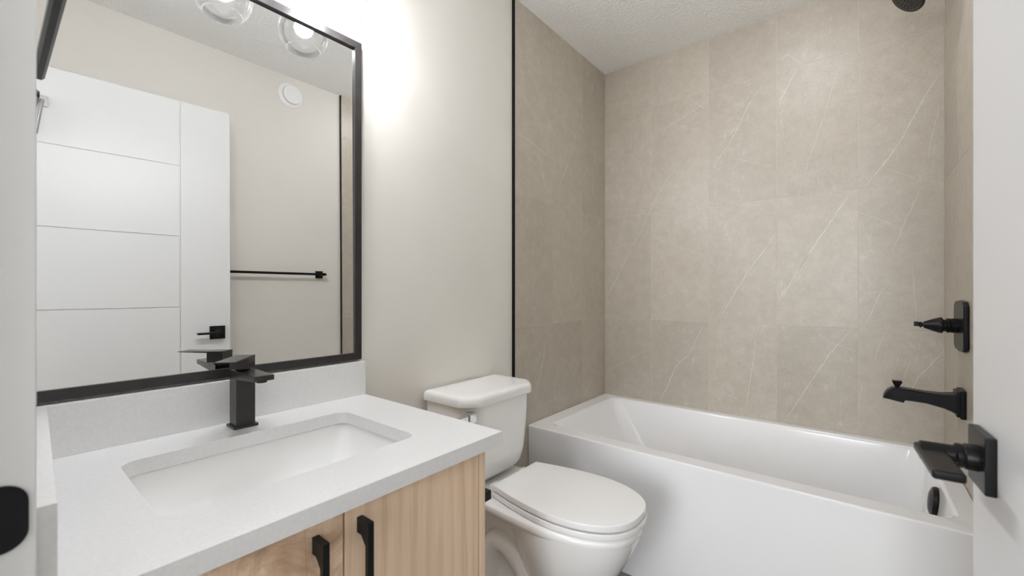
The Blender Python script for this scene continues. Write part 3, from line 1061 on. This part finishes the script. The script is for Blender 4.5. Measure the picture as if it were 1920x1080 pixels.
# trapway relief on both sides
for s in (-1, 1):
    pts, rad = [], []
    for (x, z, r) in ((0.44, 0.055, 0.030), (0.40, 0.115, 0.036), (0.355, 0.185, 0.040), (0.30, 0.240, 0.042), (0.24, 0.245, 0.042), (0.205, 0.19, 0.042), (0.20, 0.11, 0.042), (0.20, -0.018, 0.045)):
        pts.append((x, TY + s * 0.062, z))
        rad.append(r)
    P2, R2 = [], []
    for i in range(len(pts) - 1):
        for j in range(4):
            f = j / 4
            P2.append(tuple(pts[i][k_] + (pts[i + 1][k_] - pts[i][k_]) * f for k_ in range(3)))
            R2.append(rad[i] + (rad[i + 1] - rad[i]) * f)
    for _ in range(3):
        P2 = [P2[0]] + [tuple((P2[i - 1][k_] + 2 * P2[i][k_] + P2[i + 1][k_]) / 4 for k_ in range(3)) for i in range(1, len(P2) - 1)] + [P2[-1]]
    tube(b, P2, R2, 20)
obj('bowl', b, M['porcelain'], to, 60)

# seat ring and lid
b = new()
sx0, sx1, sxm, swb, sw = 0.256, 0.720, 0.505, 0.127, 0.169


SY = TY + 0.012


def slab_egg(z0, z1, dx, rnd):
    zz = []
    for (dz, d_in) in ((0.0, rnd), (rnd * 0.3, rnd * 0.3), (rnd, 0.0)):
        zz.append((z0 + dz, d_in))
    for (dz, d_in) in ((rnd, 0.0), (rnd * 0.3, rnd * 0.3), (0.0, rnd)):
        zz.append((z1 - dz, d_in))
    return [egg(sx0 + i_, sx1 + dx - i_, sxm, swb - i_, sw + dx * 0.6 - i_, z, 0.78, yc=SY) for z, i_ in zz]


loft(b, slab_egg(0.4075, 0.4235, 0.003, 0.003))
obj('seat_ring', b, M['plastic'], to, 38)
b = new()
rr = slab_egg(0.4275, 0.4480, 0.0, 0.004)
rr.append(egg(sx0 + 0.05, sx1 - 0.06, sxm, swb - 0.05, sw - 0.05, 0.4496, 0.78, yc=SY))
loft(b, rr)
obj('lid', b, M['plastic'], to, 38)
for s in (-1, 1):
    b = new()
    box(b, (0.225, TY + s * 0.078 - 0.022, 0.4025), (0.268, TY + s * 0.078 + 0.022, 0.436), 0.009, 3)
    obj('hinge', b, M['plastic'], to, 50)

# tank


def tank_ring(x0_, x1_, yl, yr, ch, z, r=0.018):
    poly = [(x0_, yl), (x1_ - ch, yl), (x1_, yl + ch * 1.2), (x1_, yr - ch * 1.2), (x1_ - ch, yr), (x0_, yr)]
    pts = []
    N = len(poly)
    rad = [0.012, r * 1.4, r * 1.6, r * 1.6, r * 1.4, 0.012]
    for i in range(N):
        p, a, c = Vector(poly[i]), Vector(poly[i - 1]), Vector(poly[(i + 1) % N])
        u, v = (a - p).normalized(), (c - p).normalized()
        d = min(rad[i], (a - p).length * 0.45, (c - p).length * 0.45)
        s0, s1 = p + u * d, p + v * d
        for j in range(7):
            t_ = j / 6
            q = s0 * (1 - t_) ** 2 + p * 2 * t_ * (1 - t_) + s1 * t_ ** 2
            pts.append((q.x, q.y, z))
    return pts


b = new()
YL, YR = 1.009, 1.383
rings = []
for z, dx, dy in ((0.4175, 0.075, 0.075), (0.420, 0.050, 0.052), (0.432, 0.030, 0.030), (0.455, 0.016, 0.019), (0.50, 0.008, 0.011), (0.58, 0.003, 0.005), (0.65, 0.0, 0.001), (0.7085, 0.0, 0.0)):
    rings.append(tank_ring(0.004 + dx * 0.3, 0.223 - dx, YL + dy, YR - dy, 0.045, z, 0.022))
loft(b, rings)
obj('tank', b, M['porcelain'], to, 60)
b = new()
rings = []
for z, i_ in ((0.709, 0.003), (0.7095, 0.001), (0.712, 0.0), (0.732, 0.001), (0.738, 0.003), (0.742, 0.0065), (0.7445, 0.011), (0.7455, 0.018), (0.7465, 0.05)):
    rings.append(tank_ring(0.0 + max(i_, 0), 0.236 - i_, YL - 0.013 + i_, YR + 0.012 - i_, 0.045, z, 0.012))
loft(b, rings)
obj('tank_lid', b, M['porcelain'], to, 60)
b = new()
lathe(b, [(0, 0.010), (0.035, 0.010)], (0.195, 1.040, 0.684), (0.7, -0.7, 0), 20)
box(b, (0.214, 0.996, 0.666), (0.238, 1.030, 0.701), 0.004)
box(b, (0.222, 0.935, 0.672), (0.233, 1.000, 0.696), 0.003)
obj('flush_lever', b, M['chrome'], to, 40)['label'] = 'chrome flush lever'

# ------------------------------------------------------------------ toilet paper holder on the cabinet side
tp = thing('toilet_paper_holder', 'black toilet paper holder on the cabinet side facing the toilet', 'paper holder', (0.50, 0.722, 0.61))
obj('rosette', bx((0.492, 0.7212, 0.587), (0.538, 0.730, 0.633), 0.0015), M['black_metal'], tp, 40)
obj('post', bx((0.505, 0.728, 0.600), (0.527, 0.772, 0.622), 0.0015), M['black_metal'], tp, 40)
obj('bar', bx((0.375, 0.754, 0.604), (0.506, 0.770, 0.618), 0.0015), M['black_metal'], tp, 40)

# ------------------------------------------------------------------ the open door
DXE, DYE = 1.3223, 0.8159            # lock edge, bathroom face
kx = (1.3604 - 1.3223) / 0.6
al = math.atan(kx)
door_len = 0.772
# local frame: u runs from the lock edge to the hinges, n points to the right wall
U = Vector((math.sin(al), -math.cos(al), 0))
Nn = Vector((math.cos(al), math.sin(al), 0))


def dl(u, n_, z):
    return Vector((DXE, DYE, z)) + U * u + Nn * n_


DM = Matrix(((U.x, Nn.x, 0, DXE), (U.y, Nn.y, 0, DYE), (0, 0, 1, 0), (0, 0, 0, 1)))


def dbox(bm, lo, hi, bev=0.0, seg=2):
    t_ = new()
    box(t_, lo, hi, bev, seg)
    merge(bm, t_, 0, DM)


dz0, dz1 = -0.018, 2.040
G = 0.0024                            # half width of a groove
uv_ = 0.2105                          # stile groove from the lock edge
zg = [0.345, 0.6875, 1.032, 1.377, 1.721]
b = new()
dbox(b, (0, 0.005, dz0), (door_len, 0.035, dz1), 0.0)
dbox(b, (0, 0, dz0), (uv_ - G, 0.0051, dz1), 0.0006)
ze = [dz0] + zg + [dz1]
for i in range(len(ze) - 1):
    dbox(b, (uv_ + G, 0, ze[i] + (G if i else 0)), (door_len, 0.0051, ze[i + 1] - (G if i < len(ze) - 2 else 0)), 0.0006)
door = struct('door_1', b, M['white_paint'], 'open white door with grooved panel lines and a black handle', smooth=40)

for side, nm in ((0.0, -1), (0.035, 1)):
    b = new()
    uc, zc2 = 0.0585, 0.899
    n0, n1 = (side - 0.010, side) if nm < 0 else (side, side + 0.010)
    dbox(b, (uc - 0.0335, n0, zc2 - 0.0335), (uc + 0.0335, n1, zc2 + 0.0335), 0.0015)
    ro = obj('rosette', b, M['black_metal'], door, 40)
    b = new()
    lathe(b, [(0, 0.0155), (0.010, 0.0155), (0.012, 0.014), (0.014, 0.0145), (0.018, 0.0145), (0.020, 0.0115), (0.050, 0.0115), (0.0505, 0.010)],
          dl(uc, side + nm * 0.009, zc2), Nn * nm, 28)
    a_, c_ = sorted((side + nm * 0.036, side + nm * 0.063))
    dbox(b, (uc - 0.016, a_, zc2 - 0.005), (uc + 0.095, c_, zc2 + 0.0055), 0.003, 3)
    obj('lever_handle', b, M['black_metal'], ro, 40)
b = new()
dbox(b, (-0.001, 0.006, 0.875), (0.0005, 0.029, 0.931), 0.0004)
obj('latch_plate', b, M['black_metal'], door, 40)
for hz in (0.25, 1.03, 1.80):
    b = new()
    lathe(b, [(-0.045, 0.007), (0.045, 0.007)], dl(door_len + 0.004, -0.005, hz), (0, 0, 1), 16)
    dbox(b, (door_len - 0.0004, 0.0, hz - 0.044), (door_len + 0.002, 0.03, hz + 0.044))
    obj('hinge', b, M['black_metal'], door, 40)
# small door stop near the hinges
b = new()
dbox(b, (0.652, -0.006, 1.869), (0.694, 0.0, 1.913), 0.0015)
ds = obj('stop_plate', b, M['steel'], door, 40)
b = new()
tube(b, [dl(0.668, -0.004, 1.892), dl(0.668, -0.014, 1.890), dl(0.672, -0.018, 1.865), dl(0.679, -0.018, 1.81), dl(0.687, -0.018, 1.75)], 0.0075)
obj('stop_rod', b, M['steel'], ds, 50)

# black bar on the side wall by the doorway
hb = thing('hand_towel_bar', 'short black towel bar high on the side wall beside the mirror', 'towel bar', (0.25, 0.045, 1.5))
b = new()
box(b, (0.048, 0.0540, 1.486), (0.50, 0.0695, 1.504), 0.004, 1)
obj('bar', b, M['black_metal'], hb, 40)
for px in (0.062, 0.47):
    b = new()
    box(b, (px - 0.010, wy(px) + 0.0005, 1.487), (px + 0.010, 0.058, 1.503), 0.001)
    obj('post', b, M['black_metal'], hb, 40)


# ------------------------------------------------------------------ fill lamp added on the ceiling over the tub, out of view
cl = thing('ceiling_fill_lamp', 'added round fill light on the ceiling over the bathtub, out of view', 'ceiling lamp', (1.0, 1.76, ZC))
b = new()
lathe(b, [(0, 0.150), (0.010, 0.150), (0.014, 0.146)], (1.0, 1.76, ZC - 0.0002), (0, 0, -1), 48)
obj('base', b, M['white_paint'], cl, 40)
b = new()
lathe(b, [(0.012, 0.140), (0.045, 0.138), (0.062, 0.125), (0.072, 0.09), (0.076, 0.002)], (1.0, 1.76, ZC), (0, 0, -1), 48)
obj('fill_diffuser', b, emitter('fill_lamp_diffuser', (0.95, 0.96, 1.0, 1), FILL_LAMP), cl, 60)
